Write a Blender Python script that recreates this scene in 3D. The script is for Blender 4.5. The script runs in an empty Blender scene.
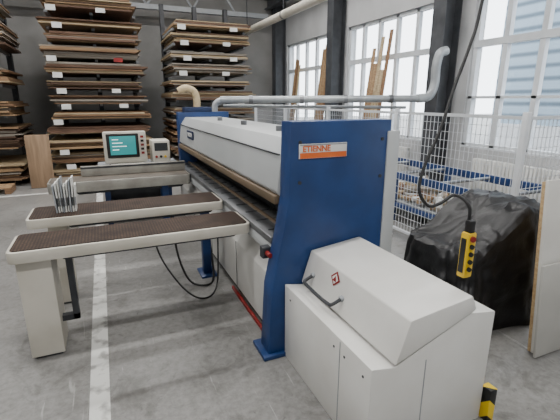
import bpy, bmesh, math, random
from mathutils import Vector, Matrix, noise
random.seed(7)

# ------------------------------------------------------------ materials
def lin(c):
    return tuple(((v/255)/12.92 if v/255<=0.04045 else (((v/255)+0.055)/1.055)**2.4) for v in c)
def mat(name, c1, c2=None, rough=0.5, metal=0.0, scale=6.0, stretch=(1,1,1), bump=0.0, detail=4, lo=0.35, hi=0.65, spec=0.5):
    m=bpy.data.materials.new(name); m.use_nodes=True
    nt=m.node_tree; b=nt.nodes['Principled BSDF']
    b.inputs['Roughness'].default_value=rough; b.inputs['Metallic'].default_value=metal
    b.inputs['Specular IOR Level'].default_value=spec
    c1=lin(c1)+(1,); c2=(lin(c2)+(1,)) if c2 else tuple(v*0.86 for v in c1[:3])+(1,)
    tc=nt.nodes.new('ShaderNodeTexCoord'); mp=nt.nodes.new('ShaderNodeMapping')
    mp.inputs['Scale'].default_value=stretch
    nz=nt.nodes.new('ShaderNodeTexNoise'); nz.inputs['Scale'].default_value=scale; nz.inputs['Detail'].default_value=detail
    cr=nt.nodes.new('ShaderNodeValToRGB'); cr.color_ramp.elements[0].position=lo; cr.color_ramp.elements[1].position=hi
    cr.color_ramp.elements[0].color=c2; cr.color_ramp.elements[1].color=c1
    L=nt.links.new
    L(tc.outputs['Object'],mp.inputs['Vector']); L(mp.outputs['Vector'],nz.inputs['Vector'])
    L(nz.outputs['Fac'],cr.inputs['Fac']); L(cr.outputs['Color'],b.inputs['Base Color'])
    if bump>0:
        bp=nt.nodes.new('ShaderNodeBump'); bp.inputs['Strength'].default_value=bump; bp.inputs['Distance'].default_value=0.02
        L(nz.outputs['Fac'],bp.inputs['Height']); L(bp.outputs['Normal'],b.inputs['Normal'])
    return m

BLUE=mat('blue_paint',(26,60,112),(20,50,98),0.42,scale=5)
BLUE2=mat('blue_paint_dark',(22,44,84),(16,34,68),0.5)
WHITE=mat('white_enamel',(216,215,211),(206,204,199),0.45,scale=2.5)
CREAM=mat('cream_paint',(204,199,188),(186,181,168),0.5,scale=3)
GREYW=mat('beam_grey',(184,187,188),(168,171,172),0.4,scale=2,stretch=(1,.4,1))
STEEL=mat('worn_steel',(150,152,155),(105,106,108),0.35,0.7,scale=8,stretch=(1,.3,1))
ALU=mat('aluminium',(170,168,160),(146,143,136),0.4,0.4,scale=6)
DSTEEL=mat('dark_steel',(62,64,68),(48,50,54),0.55,0.2)
COLM=mat('column_paint',(74,76,80),(62,64,68),0.55)
BLACK=mat('black_rubber',(20,20,21),(14,14,15),0.5)
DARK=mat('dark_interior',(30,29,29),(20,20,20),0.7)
RED=mat('red_paint',(150,32,30),(120,26,24),0.5)
ORANGE=mat('orange_print',(224,112,48),(214,100,40),0.5)
YEL=mat('yellow_plastic',(228,190,20),(214,174,14),0.4)
BROWN=mat('pressure_strip',(118,100,80),(92,78,60),0.5,scale=6,stretch=(1,.2,1))
LABEL=mat('paper_white',(226,226,222),(216,216,212),0.6)
LGREY=mat('label_grey',(150,154,158),(140,144,148),0.5)
PIPE=mat('galvanised_pipe',(180,184,186),(156,160,164),0.35,0.3,scale=5)
HOSE=mat('beige_hose',(206,186,150),(190,168,130),0.6,scale=20)
SHEET=mat('sheet_board',(208,206,200),(198,195,188),0.55,scale=2)
SHEET2=mat('sheet_board_grey',(176,174,168),(162,160,154),0.6,scale=2)
CHIP=mat('chipboard_edge',(186,160,120),(160,132,94),0.8,scale=60)
TARP=mat('black_plastic',(30,30,32),(18,18,20),0.4,scale=14,bump=0.4,spec=.4)
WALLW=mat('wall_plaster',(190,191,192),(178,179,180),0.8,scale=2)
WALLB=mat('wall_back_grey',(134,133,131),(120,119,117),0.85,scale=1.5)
FRAME=mat('window_frame_white',(214,217,220),(204,208,212),0.5)
CEIL=mat('ceiling_panel',(170,170,168),(158,158,156),0.8)
woods=[mat('wood_a',(144,112,82),(112,84,60),0.7,scale=5,stretch=(.4,3,12)),
       mat('wood_b',(168,138,104),(138,110,80),0.7,scale=5,stretch=(.4,3,12)),
       mat('wood_c',(100,76,58),(74,54,42),0.7,scale=5,stretch=(.4,3,12)),
       mat('wood_d',(190,170,138),(162,142,108),0.7,scale=5,stretch=(.4,3,12)),
       mat('wood_e',(120,90,72),(90,68,52),0.7,scale=5,stretch=(.4,3,12)),
       mat('wood_f',(158,150,138),(132,122,110),0.7,scale=5,stretch=(.4,3,12))]
BOARD=mat('plywood_face',(150,124,98),(128,104,80),0.7,scale=3,stretch=(6,1,.6))

def floor_mat():
    m=mat('concrete_floor',(146,145,143),(126,125,123),0.42,scale=1.1,detail=8,lo=.3,hi=.7)
    nt=m.node_tree; b=nt.nodes['Principled BSDF']; L=nt.links.new
    cr=[n for n in nt.nodes if n.type=='VALTORGB'][0]
    tc=[n for n in nt.nodes if n.type=='TEX_COORD'][0]
    src=cr.outputs['Color']; rn=None
    for sc,dist,lo,hi,dk,fac in ((24,0,.3,.6,.55,.8),(2.6,1.8,.36,.47,.62,.8),(7,2.5,.3,.4,.5,.8),(.7,.6,.35,.6,.8,.8),(60,0,.3,.36,.35,.7)):
        n2=nt.nodes.new('ShaderNodeTexNoise'); n2.inputs['Scale'].default_value=sc; n2.inputs['Detail'].default_value=11; n2.inputs['Roughness'].default_value=.68; n2.inputs['Distortion'].default_value=dist
        c2=nt.nodes.new('ShaderNodeValToRGB'); c2.color_ramp.elements[0].position=lo; c2.color_ramp.elements[0].color=(dk,dk*.99,dk*.97,1)
        c2.color_ramp.elements[1].position=hi; c2.color_ramp.elements[1].color=(1,1,1,1)
        mx=nt.nodes.new('ShaderNodeMixRGB'); mx.blend_type='MULTIPLY'; mx.inputs['Fac'].default_value=fac
        L(tc.outputs['Object'],n2.inputs['Vector']); L(n2.outputs['Fac'],c2.inputs['Fac'])
        L(src,mx.inputs['Color1']); L(c2.outputs['Color'],mx.inputs['Color2']); src=mx.outputs['Color']
        if rn is None: rn=n2
    # pale scratches: stretched noise
    mp=nt.nodes.new('ShaderNodeMapping'); mp.inputs['Scale'].default_value=(22,1.6,1); mp.inputs['Rotation'].default_value=(0,0,.7)
    n4=nt.nodes.new('ShaderNodeTexNoise'); n4.inputs['Scale'].default_value=1.4; n4.inputs['Detail'].default_value=6; n4.inputs['Distortion'].default_value=.8
    c4=nt.nodes.new('ShaderNodeValToRGB'); c4.color_ramp.elements[0].position=.66; c4.color_ramp.elements[0].color=(0,0,0,1); c4.color_ramp.elements[1].position=.72; c4.color_ramp.elements[1].color=(.12,.12,.115,1)
    ad=nt.nodes.new('ShaderNodeMixRGB'); ad.blend_type='ADD'; ad.inputs['Fac'].default_value=1
    L(tc.outputs['Object'],mp.inputs['Vector']); L(mp.outputs['Vector'],n4.inputs['Vector']); L(n4.outputs['Fac'],c4.inputs['Fac'])
    L(src,ad.inputs['Color1']); L(c4.outputs['Color'],ad.inputs['Color2'])
    L(ad.outputs['Color'],b.inputs['Base Color'])
    r=nt.nodes.new('ShaderNodeMapRange'); r.inputs['To Min'].default_value=.25; r.inputs['To Max'].default_value=.5
    L(rn.outputs['Fac'],r.inputs['Value']); L(r.outputs['Result'],b.inputs['Roughness'])
    return m
FLOOR=floor_mat()
LINE=mat('floor_line_paint',(204,204,200),(150,149,146),0.55,scale=11,detail=9,lo=.34,hi=.5)

def table_mat():
    m=mat('brush_table_top',(66,53,45),(49,39,34),0.75,scale=7,spec=.25)
    nt=m.node_tree; b=nt.nodes['Principled BSDF']; L=nt.links.new
    tc=[n for n in nt.nodes if n.type=='TEX_COORD'][0]; cr=[n for n in nt.nodes if n.type=='VALTORGB'][0]
    v=nt.nodes.new('ShaderNodeTexVoronoi'); v.inputs['Scale'].default_value=50; v.inputs['Randomness'].default_value=.15
    c2=nt.nodes.new('ShaderNodeValToRGB'); c2.color_ramp.elements[0].color=(1.8,1.6,1.45,1); c2.color_ramp.elements[1].color=(.6,.6,.6,1)
    c2.color_ramp.elements[0].position=.15; c2.color_ramp.elements[1].position=.45
    mx=nt.nodes.new('ShaderNodeMixRGB'); mx.blend_type='MULTIPLY'; mx.inputs['Fac'].default_value=1
    L(tc.outputs['Object'],v.inputs['Vector']); L(v.outputs['Distance'],c2.inputs['Fac'])
    L(cr.outputs['Color'],mx.inputs['Color1']); L(c2.outputs['Color'],mx.inputs['Color2']); L(mx.outputs['Color'],b.inputs['Base Color'])
    return m
TTOP=table_mat()
def stripe_mat(name,ca,cb,scale,direction,rough=.5):
    m=bpy.data.materials.new(name); m.use_nodes=True; nt=m.node_tree; b=nt.nodes['Principled BSDF']; L=nt.links.new
    tc=nt.nodes.new('ShaderNodeTexCoord'); w=nt.nodes.new('ShaderNodeTexWave'); w.bands_direction=direction
    w.inputs['Scale'].default_value=scale
    cr=nt.nodes.new('ShaderNodeValToRGB'); cr.color_ramp.interpolation='CONSTANT' if name.startswith('haz') else 'LINEAR'
    cr.color_ramp.elements[0].color=lin(ca)+(1,); cr.color_ramp.elements[1].color=lin(cb)+(1,)
    cr.color_ramp.elements[1].position=.5
    L(tc.outputs['Object'],w.inputs['Vector']); L(w.outputs['Fac'],cr.inputs['Fac']); L(cr.outputs['Color'],b.inputs['Base Color'])
    b.inputs['Roughness'].default_value=rough
    return m
HAZ=stripe_mat('hazard_stripes',(20,20,20),(232,196,20),3.2,'DIAGONAL')
CLAD=stripe_mat('corrugated_cladding',(66,84,98),(132,150,164),0.8,'Z')
def screen_mat():
    m=bpy.data.materials.new('crt_screen'); m.use_nodes=True; b=m.node_tree.nodes['Principled BSDF']
    b.inputs['Base Color'].default_value=(.02,.12,.13,1); b.inputs['Roughness'].default_value=.15
    b.inputs['Emission Color'].default_value=(.06,.38,.38,1); b.inputs['Emission Strength'].default_value=.6
    return m
SCREEN=screen_mat()
SCRTXT=bpy.data.materials.new('screen_text'); SCRTXT.use_nodes=True
_b=SCRTXT.node_tree.nodes['Principled BSDF']; _b.inputs['Emission Color'].default_value=(.7,1,1,1); _b.inputs['Emission Strength'].default_value=.9
GLASS=bpy.data.materials.new('window_glass'); GLASS.use_nodes=True
nt=GLASS.node_tree; nt.nodes.remove(nt.nodes['Principled BSDF'])
tr=nt.nodes.new('ShaderNodeBsdfTransparent'); gl=nt.nodes.new('ShaderNodeBsdfGlossy'); gl.inputs['Roughness'].default_value=.02
mx=nt.nodes.new('ShaderNodeMixShader'); mx.inputs[0].default_value=.05
nt.links.new(tr.outputs[0],mx.inputs[1]); nt.links.new(gl.outputs[0],mx.inputs[2]); nt.links.new(mx.outputs[0],nt.nodes['Material Output'].inputs['Surface'])
LAMP=bpy.data.materials.new('lamp_diffuser'); LAMP.use_nodes=True
_b=LAMP.node_tree.nodes['Principled BSDF']; _b.inputs['Emission Color'].default_value=(1,.97,.92,1); _b.inputs['Emission Strength'].default_value=6

# ------------------------------------------------------------ mesh builder
class M:
    def __init__(s,name): s.name=name; s.bm=bmesh.new(); s.mats=[]
    def mi(s,m):
        if m not in s.mats: s.mats.append(m)
        return s.mats.index(m)
    def box(s,x0,x1,y0,y1,z0,z1,m,bev=0,rot=None):
        tb=bmesh.new(); bmesh.ops.create_cube(tb,size=1)
        for v in tb.verts:
            v.co=Vector(((x0+x1)/2+v.co.x*(x1-x0),(y0+y1)/2+v.co.y*(y1-y0),(z0+z1)/2+v.co.z*(z1-z0)))
        if bev: bmesh.ops.bevel(tb,geom=list(tb.edges),offset=bev,segments=2,affect='EDGES',profile=.5)
        s._merge(tb,m,rot)
    def _merge(s,tb,m,rot=None,smooth=False):
        if rot:
            R=Matrix.Translation(rot[2])@Matrix.Rotation(rot[1],4,rot[0])@Matrix.Translation(-Vector(rot[2]))
            bmesh.ops.transform(tb,matrix=R,verts=tb.verts)
        bmesh.ops.recalc_face_normals(tb,faces=tb.faces)
        i=s.mi(m); mp={}
        for v in tb.verts: mp[v]=s.bm.verts.new(v.co)
        for f in tb.faces:
            try:
                nf=s.bm.faces.new([mp[v] for v in f.verts]); nf.material_index=i; nf.smooth=smooth
            except ValueError: pass
        tb.free()
    def prism(s,pts,axis,a0,a1,m,bev=0,rot=None):
        tb=bmesh.new()
        def P(p,a):
            return {'Y':Vector((p[0],a,p[1])),'X':Vector((a,p[0],p[1])),'Z':Vector((p[0],p[1],a))}[axis]
        A=[tb.verts.new(P(p,a0)) for p in pts]; B=[tb.verts.new(P(p,a1)) for p in pts]
        tb.faces.new(A); tb.faces.new(B[::-1]); n=len(pts)
        for i in range(n): tb.faces.new([A[i],B[i],B[(i+1)%n],A[(i+1)%n]])
        bmesh.ops.recalc_face_normals(tb,faces=tb.faces)
        if bev: bmesh.ops.bevel(tb,geom=list(tb.edges),offset=bev,segments=2,affect='EDGES',profile=.5)
        s._merge(tb,m,rot)
    def cyl(s,p0,p1,r,m,seg=12,r2=None):
        s.tube([p0,p1],r,m,seg,raw=True,r2=r2)
    def tube(s,pts,r,m,seg=8,raw=False,n=8,r2=None,ribs=0):
        P=[Vector(p) for p in pts]
        if not raw:
            Q=[]; E=[P[0]*2-P[1]]+P+[P[-1]*2-P[-2]]
            for i in range(1,len(E)-2):
                for k in range(n):
                    t=k/n; a,b,c,d=E[i-1],E[i],E[i+1],E[i+2]
                    Q.append(.5*((2*b)+(c-a)*t+(2*a-5*b+4*c-d)*t*t+(3*b-a-3*c+d)*t**3))
            Q.append(P[-1]); P=Q
        tb=bmesh.new(); rings=[]; up=None
        for i,p in enumerate(P):
            d=(P[min(i+1,len(P)-1)]-P[max(i-1,0)]).normalized()
            if up is None: up=d.orthogonal().normalized()
            up=(up-d*up.dot(d)).normalized(); sd=d.cross(up)
            rr=r if r2 is None else r+(r2-r)*i/(len(P)-1)
            if ribs: rr*=1+.08*(i%2)
            rings.append([tb.verts.new(p+(up*math.cos(2*math.pi*k/seg)+sd*math.sin(2*math.pi*k/seg))*rr) for k in range(seg)])
        for a,b in zip(rings,rings[1:]):
            for k in range(seg): tb.faces.new([a[k],a[(k+1)%seg],b[(k+1)%seg],b[k]])
        tb.faces.new(rings[0][::-1]); tb.faces.new(rings[-1])
        s._merge(tb,m,smooth=True)
    def poly(s,vs,m):
        f=s.bm.faces.new([s.bm.verts.new(Vector(v)) for v in vs]); f.material_index=s.mi(m)
    def done(s,parent=None):
        me=bpy.data.meshes.new(s.name); s.bm.to_mesh(me); s.bm.free()
        for m in s.mats: me.materials.append(m)
        o=bpy.data.objects.new(s.name,me); bpy.context.scene.collection.objects.link(o)
        try: me.set_sharp_from_angle(angle=math.radians(40))
        except Exception: pass
        if parent: o.parent=parent
        return o
def text(body,loc,rot,size,m,parent,name,extr=.001):
    c=bpy.data.curves.new(name,'FONT'); c.body=body; c.size=size; c.extrude=extr; c.align_x='CENTER'; c.align_y='CENTER'
    c.materials.append(m); o=bpy.data.objects.new(name,c); o.location=loc; o.rotation_euler=rot
    bpy.context.scene.collection.objects.link(o); o.parent=parent
    c.offset=.0012
    return o

# ------------------------------------------------------------ room
XL,XR,YB,YF,H=-6.0,5.5,12.5,-4.0,6.0
o=M('floor'); o.box(XL-.2,XR+.2,YF-.2,YB+.2,-.2,0,FLOOR); o.done()
o=M('ceiling'); o.box(XL-.2,XR+.2,YF-.2,YB+.2,H,H+.2,CEIL); o.done()
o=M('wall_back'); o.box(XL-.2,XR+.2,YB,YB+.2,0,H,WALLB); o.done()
o=M('wall_front'); o.box(XL-.2,XR+.2,YF-.2,YF,0,H,WALLW); o.done()
o=M('wall_left'); o.box(XL-.2,XL,YF,YB,0,H,WALLW); o.done()
SILL,TOP=.94,3.33
wins=[(9.1,12.1),(5.8,8.66),(2.2,5.03),(-1.4,1.5)]
o=M('wall_right')
o.box(XR,XR+.25,YF,YB,0,SILL,WALLW); o.box(XR,XR+.25,YF,YB,TOP,H,WALLW)
edges=[YB]+[v for w in wins for v in (w[1],w[0])]+[YF]
for a,b in zip(edges[0::2],edges[1::2]): o.box(XR,XR+.25,b,a,SILL,TOP,WALLW)
o.done()
for i,(a,b) in enumerate(wins):
    w=M('window_%d'%(i+1)); x0,x1=XR+.05,XR+.13
    w.box(x0,x1,a,b,SILL,SILL+.07,FRAME); w.box(x0,x1,a,b,TOP-.07,TOP,FRAME)
    w.box(XR-.0,XR+.24,a,b,SILL,SILL+.03,FRAME)
    n=5; p=(b-a)/n
    for k in range(n+1):
        y=a+k*p; hw=.04
        y=min(max(y,a+hw),b-hw)
        w.box(x0,x1,y-hw,y+hw,SILL,TOP,FRAME)
    w.box(x0-.01,x1,a,b,2.5,2.6,FRAME); w.box(x0,x1,a,b,1.72,1.76,FRAME)
    w.box(XR+.09,XR+.095,a,b,SILL+.05,TOP-.05,GLASS)
    w.done()
    l=bpy.data.lights.new('window_portal','AREA'); l.shape='RECTANGLE'; l.size=b-a; l.size_y=TOP-SILL
    l.cycles.is_portal=True
    lo=bpy.data.objects.new('window_portal',l); lo.location=(XR+.3,(a+b)/2,(SILL+TOP)/2)
    lo.rotation_euler=(math.radians(90),0,math.radians(90)); bpy.context.scene.collection.objects.link(lo)
for yc in (8.88,5.42,1.85,12.3):
    c=M('steel_column'); x=XR-.34
    c.box(x,x+.31,yc-.01,yc+.01,0,H-.01,COLM)
    c.box(x-.02,x,yc-.14,yc+.14,0,H-.01,COLM); c.box(x+.3,x+.315,yc-.14,yc+.14,0,H-.01,COLM)
    c.box(x-.06,x+.31,yc-.18,yc+.18,0,.02,COLM)
    c.done()
g=M('crane_girder')
g.box(4.9,5.1,YF+.1,YB-.05,4.35,4.38,COLM); g.box(4.9,5.1,YF+.1,YB-.05,4.62,4.65,COLM); g.box(4.99,5.01,YF+.1,YB-.05,4.38,4.62,COLM)
g.done()
g=M('roof_truss')
for z in (4.0,5.0): g.box(XL+.05,4.8,11.9,12.05,z,z+.12,LGREY)
x=XL+.2
while x<3.5:
    g.cyl((x,11.97,4.1),(x+.6,11.97,5.0),.03,LGREY,6); g.cyl((x+.6,11.97,5.0),(x+1.2,11.97,4.1),.03,LGREY,6); x+=1.2
g.done()
g=M('overhead_duct'); g.cyl((4.0,2,3.55),(4.0,11.8,3.55),.09,CREAM,16)
for y in (3,6,9,11.5): g.cyl((4.0,y,3.6),(4.0,y,5.98),.012,DSTEEL,6); g.cyl((4.0,y-.03,3.55),(4.0,y+.03,3.55),.1,STEEL,16)
g.done()
l=M('floor_marking'); l.box(-.24,-.13,-1,8.6,0,.003,LINE); l.box(-5,-.24,8.45,8.55,0,.003,LINE); l.done()

# outside
o=M('ground_outside'); o.box(XR+.3,60,-30,40,-.3,-.1,mat('asphalt',(150,150,148),(130,130,128),.9)); o.done()
o=M('factory_building'); o.box(13,20,-6,10.6,-.1,7,CLAD); o.box(12.9,13,-6,10.6,7,7.2,DSTEEL); o.box(12.92,13,-6,10.6,-.1,.9,WALLW)
for y in (-3,0,3,6,9): o.box(12.93,13,y,y+.12,.9,7,WALLW)
o.done()

# ------------------------------------------------------------ guillotine machine
root=bpy.data.objects.new('veneer_guillotine',None); bpy.context.scene.collection.objects.link(root)
p=M('end_frame_near')
prof=[(.87,0),(.9,.5),(.985,.9),(1.02,1.1),(1.03,1.575),(1.77,1.575),(1.77,0)]
p.prism(prof,'Y',2.2,2.35,BLUE,.006)
p.box(.83,1.0,2.17,2.4,0,.03,BLUE,.004)
p.box(1.74,1.84,2.19,2.42,0,1.5,GREYW,.006)
for z in (1.2,1.45):
    for x in (1.09,1.7): p.cyl((x,2.195,z),(x,2.2,z),.012,DSTEEL,10)
p.done(root)
p=M('end_frame_far')
p.prism([(1.0,0),(1.0,1.53),(1.75,1.53),(1.75,0)],'Y',5.95,6.12,BLUE,.006)
p.box(1.1,1.5,5.95,6.15,1.53,1.6,BLUE2,.01)
p.done(root)
b=M('pressure_beam')
b.prism([(1.02,1.09),(1.0,1.12),(1.03,1.36),(1.1,1.46),(1.62,1.46),(1.62,1.09)],'Y',2.35,5.95,GREYW,.004)
b.box(.985,1.06,2.36,5.94,1.03,1.09,BROWN,.01)
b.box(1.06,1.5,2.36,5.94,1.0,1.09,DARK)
b.box(1.02,1.04,2.37,5.93,1.355,1.363,DSTEEL)
b.box(1.0,1.012,5.0,5.35,1.22,1.32,BLUE2)
for y in (3.0,3.9,4.8): b.cyl((1.3,y,1.46),(1.3,y,1.5),.03,STEEL,12)
b.done(root)
b=M('machine_bed')
b.box(.955,1.7,2.351,5.949,.76,.81,STEEL,.006)
b.box(.96,.99,2.36,5.94,.68,.76,GREYW,.004)
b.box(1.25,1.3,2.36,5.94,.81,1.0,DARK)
b.box(1.1,1.12,2.36,5.94,.81,.83,BROWN)
for i in range(14): b.box(1.0,1.2,2.5+i*.25,2.515+i*.25,.811,.815,DSTEEL)
b.done(root)
b=M('machine_body')
b.prism([(.97,.06),(.97,.5),(1.08,.68),(1.75,.68),(1.75,.06)],'Y',2.36,5.94,WHITE,.005)
for y in (3.2,4.1,5.0): b.box(.966,.972,y,y+.008,.07,.5,DSTEEL)
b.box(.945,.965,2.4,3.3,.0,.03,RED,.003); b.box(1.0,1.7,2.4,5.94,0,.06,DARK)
b.cyl((.93,2.36,.70),(.93,2.3,.70),.016,RED,12); b.box(.9,.96,2.36,2.42,.66,.74,DSTEEL,.004)
b.done(root)
s=M('name_plate'); s.box(1.08,1.42,2.19,2.199,1.35,1.44,LABEL,.002); s.box(1.085,1.415,2.187,2.19,1.352,1.385,ORANGE)
s.box(1.085,1.415,2.187,2.19,1.43,1.438,LGREY)
s.done(root)
text('ETIENNE',(1.2,2.187,1.408),(math.radians(90),0,0),.05,ORANGE,root,'plate_lettering')
text('MARTIN',(.998,5.17,1.27),(math.radians(90),0,math.radians(-90)),.07,LABEL,root,'beam_lettering')

c=M('drive_cabinet')
c.prism([(.986,0),(.986,.535),(1.12,.512),(1.56,.69),(1.74,.66),(1.74,0)],'Y',1.24,2.19,WHITE,.006)
c.box(.983,.987,1.5,1.504,.02,.52,LGREY); c.box(1.3,1.305,1.238,1.24,.02,.5,LGREY)
for y in (1.3,1.46,1.56,2.1):
    c.cyl((.983,y,.46),(.987,y,.46),.007,DSTEEL,8)
c.done(root)
c=M('cabinet_lid')
c.prism([(1.105,.53),(1.175,.745),(1.55,.79),(1.585,.71)],'Y',1.225,2.19,WHITE,.01)
c.tube([(1.128,2.07,.62),(1.07,2.065,.595),(1.062,2.03,.588),(1.06,1.9,.585),(1.062,1.77,.588),(1.07,1.735,.595),(1.128,1.73,.62)],.0105,DSTEEL,8)
for y in (2.07,1.73): c.cyl((1.14,y,.624),(1.122,y,.617),.018,LGREY,12)
c.done(root)
st=M('warning_sticker')
def F(y,z,o=.004): return (1.105+(z-.53)*.07/.215-o,y,z)
st.poly([F(1.84,.735),F(1.89,.692),F(1.84,.648),F(1.79,.692)],RED)
st.poly([F(1.84,.722,.006),F(1.873,.692,.006),F(1.84,.661,.006),F(1.807,.692,.006)],LABEL)
st.poly([F(1.84,.71,.008),F(1.86,.678,.008),F(1.82,.678,.008)],RED)
st.done(root)
h=M('hazard_bracket'); h.box(1.75,1.80,1.2,1.26,0,.2,HAZ,.003); h.box(1.75,1.84,1.26,1.5,0,.02,HAZ); h.done()

# ------------------------------------------------------------ feed tables
def ftable(y0,y1,x0,x1,legs,top=TTOP,rim=CREAM,th=.075):
    t=M('feed_table'); zt=.8; r=.02; q=.05
    def outline(a0,a1,b0,b1,rad):
        P=[]
        for (cx,cy,s0) in ((a1-rad,b0+rad,-90),(a1-rad,b1-rad,0),(a0+rad,b1-rad,90),(a0+rad,b0+rad,180)):
            for k in range(6):
                a=math.radians(s0+90*k/5); P.append((cx+rad*math.cos(a),cy+rad*math.sin(a)))
        return P
    t.prism(outline(x0,x1,y0,y1,q),'Z',zt-th,zt,rim,.005)
    t.prism(outline(x0+r,x1-r,y0+r,y1-r,q-.015),'Z',zt,zt+.005,top)
    t.prism([(x0+.25,zt-th),(x0+.3,zt-th-.05),(x1-.1,zt-th-.05),(x1-.05,zt-th)],'Y',y0+.12,y1-.12,DSTEEL)
    for L in legs: L(t)
    return t.done()
def leg1(t):
    t.box(-.6,-.4,2.8,3.08,.02,.725,CREAM,.006); t.box(-.58,-.42,2.82,3.06,0,.02,DSTEEL)
    t.box(-.33,-.29,2.9,2.95,.2,.68,DSTEEL); t.box(-.42,-.29,2.9,2.95,.2,.24,DSTEEL)
ftable(2.73,3.13,-.63,.95,[leg1])
def leg2(t):
    t.box(-.5,-.36,3.58,3.8,.02,.725,CREAM,.006); t.box(-.49,-.37,3.6,3.78,0,.02,DSTEEL)
    t.box(.78,.86,3.7,3.78,0,.675,BLUE,.004); t.box(.74,.9,3.62,3.86,0,.02,BLUE,.003)
ftable(3.48,3.92,-.63,.95,[leg2])
def leg3(t):
    t.box(-.5,-.4,5.1,5.3,0,.7,ALU,.006); t.box(.6,.68,5.1,5.3,0,.7,BLUE,.006)
ftable(5.0,5.4,-.64,.95,[leg3],mat('grey_top',(100,92,82),(82,75,67),.6),ALU,.12)
f=M('stop_fence'); f.box(-.3,.94,5.3,5.34,.806,.93,ALU,.006); f.box(-.3,.94,5.295,5.3,.90,.92,DSTEEL); f.done()
s=M('sample_cards')
for i in range(9):
    x=-.42+i*.017; s.box(x,x+.011,3.6+.01*(i%3),3.74+.01*(i%2),.808,1.03+.02*((i*5)%4),LABEL if i%3 else LGREY,0,('Y',math.radians(-3+.8*i),Vector((x,3.6,.808))))
    s.box(x,x+.0115,3.597+.01*(i%3),3.6+.01*(i%3),.86,.93,DSTEEL if i%2 else LGREY,0,('Y',math.radians(-3+.8*i),Vector((x,3.6,.808))))
s.done()
cb=M('power_cable')
cb.tube([(.5,3.7,.66),(.52,3.6,.3),(.6,3.5,.06),(.75,3.45,.012),(.85,3.6,.03),(.9,3.9,.3),(.93,4.0,.55)],.010,BLACK)
cb.tube([(.3,3.6,.66),(.35,3.5,.35),(.5,3.3,.1),(.65,3.2,.012),(.8,3.3,.05),(.88,3.5,.35),(.93,3.7,.6)],.008,BLACK)
cb.done()

# ------------------------------------------------------------ console
dx=-.07; dz=-.07
d=M('console_desk')
d.box(-.12,.95,5.75,6.35,.79,.83,LGREY,.006); d.box(-.07,0,5.8,6.3,0,.79,BLUE2); d.box(.75,.82,5.8,6.3,0,.79,BLUE2); d.box(0,.75,6.2,6.24,.1,.79,DSTEEL)
d.done()
m=M('crt_control_monitor')
m.box(.05+dx,.6+dx,5.86,5.95,.93+dz,1.36+dz,CREAM,.02)
m.prism([(5.95,.96+dz),(5.95,1.34+dz),(6.3,1.26+dz),(6.3,1.0+dz)],'X',.09+dx,.56+dx,CREAM,.01)
m.box(.1+dx,.55+dx,5.9,6.2,.9+dz,.94+dz,DSTEEL)
m.box(.09+dx,.5+dx,5.845,5.862,1.01+dz,1.33+dz,DARK,.008); m.box(.13+dx,.46+dx,5.838,5.848,1.05+dz,1.3+dz,SCREEN,.004)
for i in range(4): m.box(.16+dx,.16+.08+.05*(i%3)+dx,5.835,5.838,1.25-.045*i+dz,1.26-.045*i+dz,SCRTXT)
for i in range(5): m.box(.525+dx,.565+dx,5.85,5.86,1.05+i*.055+dz,1.08+i*.055+dz,DARK if i%2 else RED)
m.done()
m=M('control_box'); m.box(.6,.84,5.85,6.2,.83,1.15,CREAM,.012)
m.box(.63,.81,5.843,5.852,1.01,1.12,DSTEEL)
for i in range(3): m.cyl((.65+i*.06,5.85,.93),(.65+i*.06,5.83,.93),.018,[RED,BLACK,YEL][i],10)
m.done()
k=M('keyboard'); k.prism([(5.76,.83),(5.76,.845),(5.835,.865),(5.835,.83)],'X',.05,.48,LGREY)
for i in range(12):
    for j in range(2): k.box(.065+i*.034,.092+i*.034,5.77+j*.032,5.795+j*.032,.845,.86+j*.006,CREAM)
k.done()

# ------------------------------------------------------------ hoses and pipes
h=M('flexible_hose'); h.tube([(1.3,6.05,1.6),(1.3,6.05,1.72),(1.26,6.05,1.82),(1.15,6.05,1.86),(1.05,6.08,1.82)],.05,HOSE,12,n=10,ribs=1); h.done()
h=M('extraction_pipe')
h.tube([(1.62,6.3,1.5),(1.65,6.3,1.64),(1.75,6.27,1.70)],.05,PIPE,14)
A_=Vector((1.72,6.28,1.70)); B_=Vector((4.7,5.2,1.72))
h.cyl(A_,B_,.055,PIPE,16)
for t in (.15,.4,.62,.85):
    a=A_.lerp(B_,t); dd=(B_-A_).normalized()*.03
    h.cyl(a-dd,a+dd,.065,STEEL,16)
h.tube([(4.66,5.21,1.72),(4.85,5.16,1.76),(4.93,5.15,1.95),(4.93,5.15,2.2),(4.98,5.15,2.4),(5.1,5.14,2.45)],.07,PIPE,14)
h.cyl((1.8,6.4,1.61),(4.6,5.4,1.58),.025,PIPE,10)
h.done()

# ------------------------------------------------------------ mesh fence
f=M('wire_mesh_fence'); X=3.3; y0,y1=2.35,9.0
y=y0
while y<=y1+.01:
    f.box(X-.0022,X+.0022,y-.0022,y+.0022,.12,1.55,FRAME); y+=.055
z=.12
while z<1.56: f.box(X-.0022,X+.0022,y0,y1,z-.0022,z+.0022,FRAME); z+=.09
for i in range(5):
    y=y0+i*1.6625; f.box(X-.025,X+.025,y-.025,y+.025,0,1.6,FRAME,.003); f.box(X-.04,X+.04,y-.04,y+.04,0,.01,FRAME)
for z in (.12,1.55): f.box(X-.015,X+.015,y0,y1,z-.015,z+.015,FRAME)
x=3.38
while x<5.1: f.box(x-.0022,x+.0022,2.3478,2.3522,.12,1.55,FRAME); x+=.055
z=.12
while z<1.56: f.box(3.34,5.1,2.3478,2.3522,z-.0022,z+.0022,FRAME); z+=.09
for z in (.12,1.55): f.box(3.34,5.1,2.335,2.365,z-.015,z+.015,FRAME)
f.box(5.08,5.12,2.33,2.38,0,1.6,FRAME)
f.done()

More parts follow.
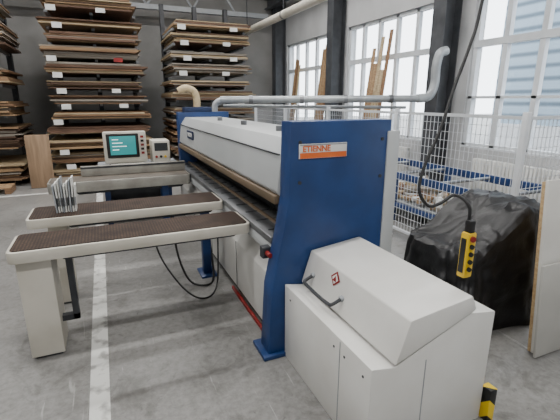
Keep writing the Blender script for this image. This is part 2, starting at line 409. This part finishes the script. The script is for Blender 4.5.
# ------------------------------------------------------------ roller conveyor behind the fence
r=M('roller_conveyor')
for x in (3.75,4.75):
    r.box(x-.03,x+.03,2.8,8.8,.62,.72,BLUE,.004); r.box(x-.025,x+.025,2.8,8.8,.22,.28,BLUE,.004)
    for y in (2.9,4.5,6.1,7.7,8.7): r.box(x-.03,x+.03,y-.04,y+.04,0,.62,BLUE,.003)
y=2.95
while y<8.7: r.cyl((3.78,y,.68),(4.72,y,.68),.022,STEEL,8); y+=.8
for y in (2.9,4.5,6.1,7.7,8.7): r.box(3.78,4.72,y-.03,y+.03,.2,.26,BLUE)
r.box(3.78,4.72,2.85,8.7,.28,.29,LGREY)
r.done()
w=M('offcut_pile')
rr=random.Random(3)
for i in range(260):
    y=rr.uniform(2.95,7.5); z=.315+abs(rr.gauss(0,.075)); a=rr.uniform(-1.2,1.2); L=rr.uniform(.06,.2); q=rr.uniform(.018,.055)
    x=min(max(rr.uniform(3.83,4.67),3.8+L),4.7-L)
    w.cyl((x-L*math.cos(a),y-L*math.sin(a),z),(x+L*math.cos(a),y+L*math.sin(a),z+rr.uniform(-.01,.03)),q,rr.choice([woods[1],woods[3],woods[5],woods[3],LABEL,woods[4]]),6,r2=q*.7)
w.done()
w=M('board_stack')
for i,(z,m_) in enumerate(((.02,5),(.06,3),(.10,1),(.14,3),(.18,5))): w.box(3.9,4.6-.03*i,9.0,9.2,z+.0,.035+z,woods[m_])
w.box(3.95,4.05,9.02,9.18,0,.02,woods[0]); w.box(4.4,4.5,9.02,9.18,0,.02,woods[0])
w.done()
for (a,b) in wins[1:3]:
    r=M('radiator'); y=a+.4
    r.box(XR-.1,XR-.05,a+.4,b-.4,.2,.24,LABEL); r.box(XR-.1,XR-.05,a+.4,b-.4,.74,.78,LABEL)
    while y<b-.4: r.box(XR-.13,XR-.02,y,y+.04,.18,.8,LABEL,.006); y+=.06
    r.box(XR-.12,XR-.04,a+.5,a+.54,0,.18,LABEL); r.box(XR-.12,XR-.04,b-.54,b-.5,0,.18,LABEL)
    r.done()
def planks(yc,n,h,seed):
    q=M('leaning_planks'); rr=random.Random(seed)
    for i in range(n):
        y=yc+i*.12; hh=h*rr.uniform(.72,1)
        q.box(XR-.46,XR-.435,y,y+.09,0.012,hh,woods[rr.choice([0,1,3,1])],.002,('Y',math.radians(7.0),Vector((XR-.46,y,0.0))))
    q.done()
planks(9.2,4,3.3,1); planks(6.9,5,3.1,2); planks(10.9,3,3.0,5)

# ------------------------------------------------------------ lumber racks
def rack(x0,x1,seed,lev,top_in):
    rr=random.Random(seed)
    k=M('cantilever_rack')
    n=3
    for i in range(n):
        x=x0+.35+(x1-x0-.7)*i/(n-1)
        k.box(x-.05,x+.05,11.2,11.35,0,4.0,DSTEEL)
        k.box(x-.05,x+.05,9.9,11.6,0,.1,DSTEEL)
        for z in lev[1:]: k.box(x-.03,x+.03,9.75,11.2,z-.05,z,LGREY)
    k.done()
    s=M('stacked_boards')
    for li,z in enumerate(lev):
        nxt=lev[li+1]-.05 if li+1<len(lev) else z+.28
        cap=(nxt-z)*rr.uniform(.42,.85); zz=z+.001; fr=li/(len(lev)-1)
        bl=rr.uniform(0,.12); br=rr.uniform(0,.15); base=rr.choice(woods); f0=rr.uniform(9.35,9.6)
        while zz<z+cap:
            t=rr.choice([.012,.018,.022,.03,.04])
            L=bl+rr.uniform(0,.14)+top_in*fr; R=br+rr.uniform(0,.16)+top_in*fr
            f=f0+rr.uniform(-.08,.08)
            s.box(x0+L,x1-R,f,11.15,zz,zz+t,base if rr.random()<.4 else rr.choice(woods))
            zz+=t+.004
    s.done()
    c=M('shelf_labels')
    for z in lev[1:]:
        if rr.random()<.85:
            x=x0+rr.uniform(.25,.5); c.box(x,x+.17,9.22,9.225,z-.1,z+.0,LABEL); c.box(x+.09,x+.11,9.225,9.75,z-.055,z-.045,DSTEEL)
        if rr.random()<.6:
            x=x1-rr.uniform(.6,1.1); c.box(x,x+.17,9.22,9.225,z-.08,z+.0,RED if rr.random()<.25 else LABEL); c.box(x+.07,x+.09,9.225,9.75,z-.045,z-.035,DSTEEL)
    c.done()
lev=[.12]+[.42+.3*i for i in range(11)]
rack(-1.15,1.2,11,lev,.2)
rack(1.3,3.65,12,[.12]+[.45+.31*i for i in range(10)],.18)
rack(-3.9,-1.42,13,[.12,.75,1.4,2.0,2.7,3.4],.0)
b=M('plywood_sheet'); b.box(-1.42,-1.0,9.05,9.07,0.01,1.05,BOARD,.002,('X',math.radians(-5),Vector((-1.2,9.05,0)))); b.done()
b=M('pallet')
for i in range(5): b.box(-2.9,-1.7,8.7+i*.1,8.78+i*.1,.1,.12,woods[1])
for x in (-2.9,-2.35,-1.8): b.box(x,x+.1,8.7,9.18,0,.1,woods[0])
b.done()

# ------------------------------------------------------------ tarp
t=M('black_tarpaulin')
cx,cy,ax,ay=2.64,2.18,.49,.35
tb=bmesh.new(); N=200; rings=[]
key=[(0,1),(.5,1.0),(.85,.99),(.94,.95),(.975,.86),(.99,.7),(1.0,.5),(1.02,.3),(1.05,.14),(1.09,.04),(1.13,.012)]
pr=[]
for (a,b),(c,d) in zip(key,key[1:]):
    for k in range(5): pr.append((a+(c-a)*k/5,b+(d-b)*k/5))
pr.append(key[-1]); pr=pr[1:]
nr=len(pr)
for k,(rf,zf) in enumerate(pr):
    ring=[]
    for i in range(N):
        a=2*math.pi*i/N; ca,sa=math.cos(a),math.sin(a)
        e=.5; sx=math.copysign(abs(ca)**e,ca); sy=math.copysign(abs(sa)**e,sa)
        d=max(0,1-zf)
        fn=abs(noise.noise(Vector((ca*3.2,sa*3.2,zf*1.2))))*2-.4
        fold=1+d*(.06*math.sin(9*a+1+1.2*zf)+.04*math.sin(17*a+.5-2*zf)) +min(1,rf)*.09*fn*(.3+d)
        fold=min(fold,1.07)
        x=cx+ax*sx*rf*fold; y=cy+ay*sy*rf*fold
        u_=max(0,min(1,(x-2.35)/.5)); top=.64+.27*(u_*u_*(3-2*u_))
        cr=(1-abs(noise.noise(Vector((x*5,y*5,zf*2))))*2)*.035+(1-abs(noise.noise(Vector((x*11+4,y*11,zf*4))))*2)*.018
        z=top*zf+cr*min(1,zf*3)
        nx=.03*noise.noise(Vector((x*4,y*4,z*5)))+.018*noise.noise(Vector((x*13,y*13,z*11)))
        if k==nr-1: z=.008
        ring.append(tb.verts.new((x+nx*min(1,zf*4),y+nx*min(1,zf*4),max(z,.006))))
    rings.append(ring)
ct=tb.verts.new((cx,cy,sum(v.co.z for v in rings[0])/N))
for i in range(N): tb.faces.new([ct,rings[0][i],rings[0][(i+1)%N]])
for A,B in zip(rings,rings[1:]):
    for i in range(N): tb.faces.new([A[i],B[i],B[(i+1)%N],A[(i+1)%N]])
t._merge(tb,TARP,smooth=True)
t.done()

# ------------------------------------------------------------ boards at the right
b=M('laminate_panel')
b.box(2.56,3.6,1.5,1.522,.012,1.21,SHEET,.002,('X',math.radians(-5),Vector((3,1.5,0))))
b.box(2.56,3.6,1.522,1.545,.012,1.2,CHIP,.002,('X',math.radians(-5),Vector((3,1.5,0))))
b.box(2.52,3.5,1.46,1.478,.012,.66,SHEET2,.002,('X',math.radians(-5),Vector((3,1.46,0))))
b.done()

# ------------------------------------------------------------ pendant
p=M('crane_pendant_control')
px,py=1.61,1.35
p.box(px-.03,px+.03,py-.025,py+.025,.83,1.07,YEL,.012)
p.box(px-.018,px+.018,py-.018,py+.018,1.06,1.13,BLACK,.006)
cols=[RED,BLACK,BLACK,BLACK,BLACK]
for i in range(5):
    z=1.04-.04*i; p.cyl((px-.004,py-.024,z),(px-.006,py-.036,z),.012 if i else .015,cols[i],12)
p.box(px-.0315,px-.0295,py-.015,py+.015,.86,1.04,BLACK)
p.tube([(1.61,1.36,1.12),(1.615,1.38,1.2),(1.58,1.44,1.24),(1.506,1.457,1.20),(1.45,1.48,1.19),(1.417,1.514,1.266),(1.458,1.534,1.386),(1.545,1.546,1.554),(1.638,1.571,1.77),(1.728,1.59,1.964),(1.79,1.61,2.13),(1.9,1.65,2.7),(1.95,1.7,4),(2.0,1.7,5.98)],.0085,BLACK,8)
p.done()

# ------------------------------------------------------------ lights
for x in (-3,.3,3.2):
    for y in (-1.5,2.5,6.0,9.0):
        f=M('ceiling_lamp'); f.box(x-.75,x+.75,y-.12,y+.12,5.5,5.58,FRAME,.005); f.cyl((x-.5,y,5.58),(x-.5,y,5.98),.008,DSTEEL,6); f.cyl((x+.5,y,5.58),(x+.5,y,5.98),.008,DSTEEL,6); f.box(x-.73,x+.73,y-.1,y+.1,5.495,5.5,LAMP)
        fo=f.done()
        l=bpy.data.lights.new('tube','AREA'); l.shape='RECTANGLE'; l.size=1.4; l.size_y=.2; l.energy=92; l.color=(1,.985,.96)
        lo=bpy.data.objects.new('tube',l); lo.location=(x,y,5.48); bpy.context.scene.collection.objects.link(lo); lo.parent=fo
w=bpy.data.worlds.new('sky'); bpy.context.scene.world=w; w.use_nodes=True
bg=w.node_tree.nodes['Background']; bg.inputs['Color'].default_value=(.88,.94,1,1); bg.inputs['Strength'].default_value=6.5

cam=bpy.data.cameras.new('camera'); cam.lens=25.7; cam.sensor_width=36; cam.clip_start=.05
co=bpy.data.objects.new('camera',cam); co.location=(0,0,1.7); co.rotation_euler=(math.radians(74.6),0,math.radians(-23.5))
bpy.context.scene.collection.objects.link(co); bpy.context.scene.camera=co
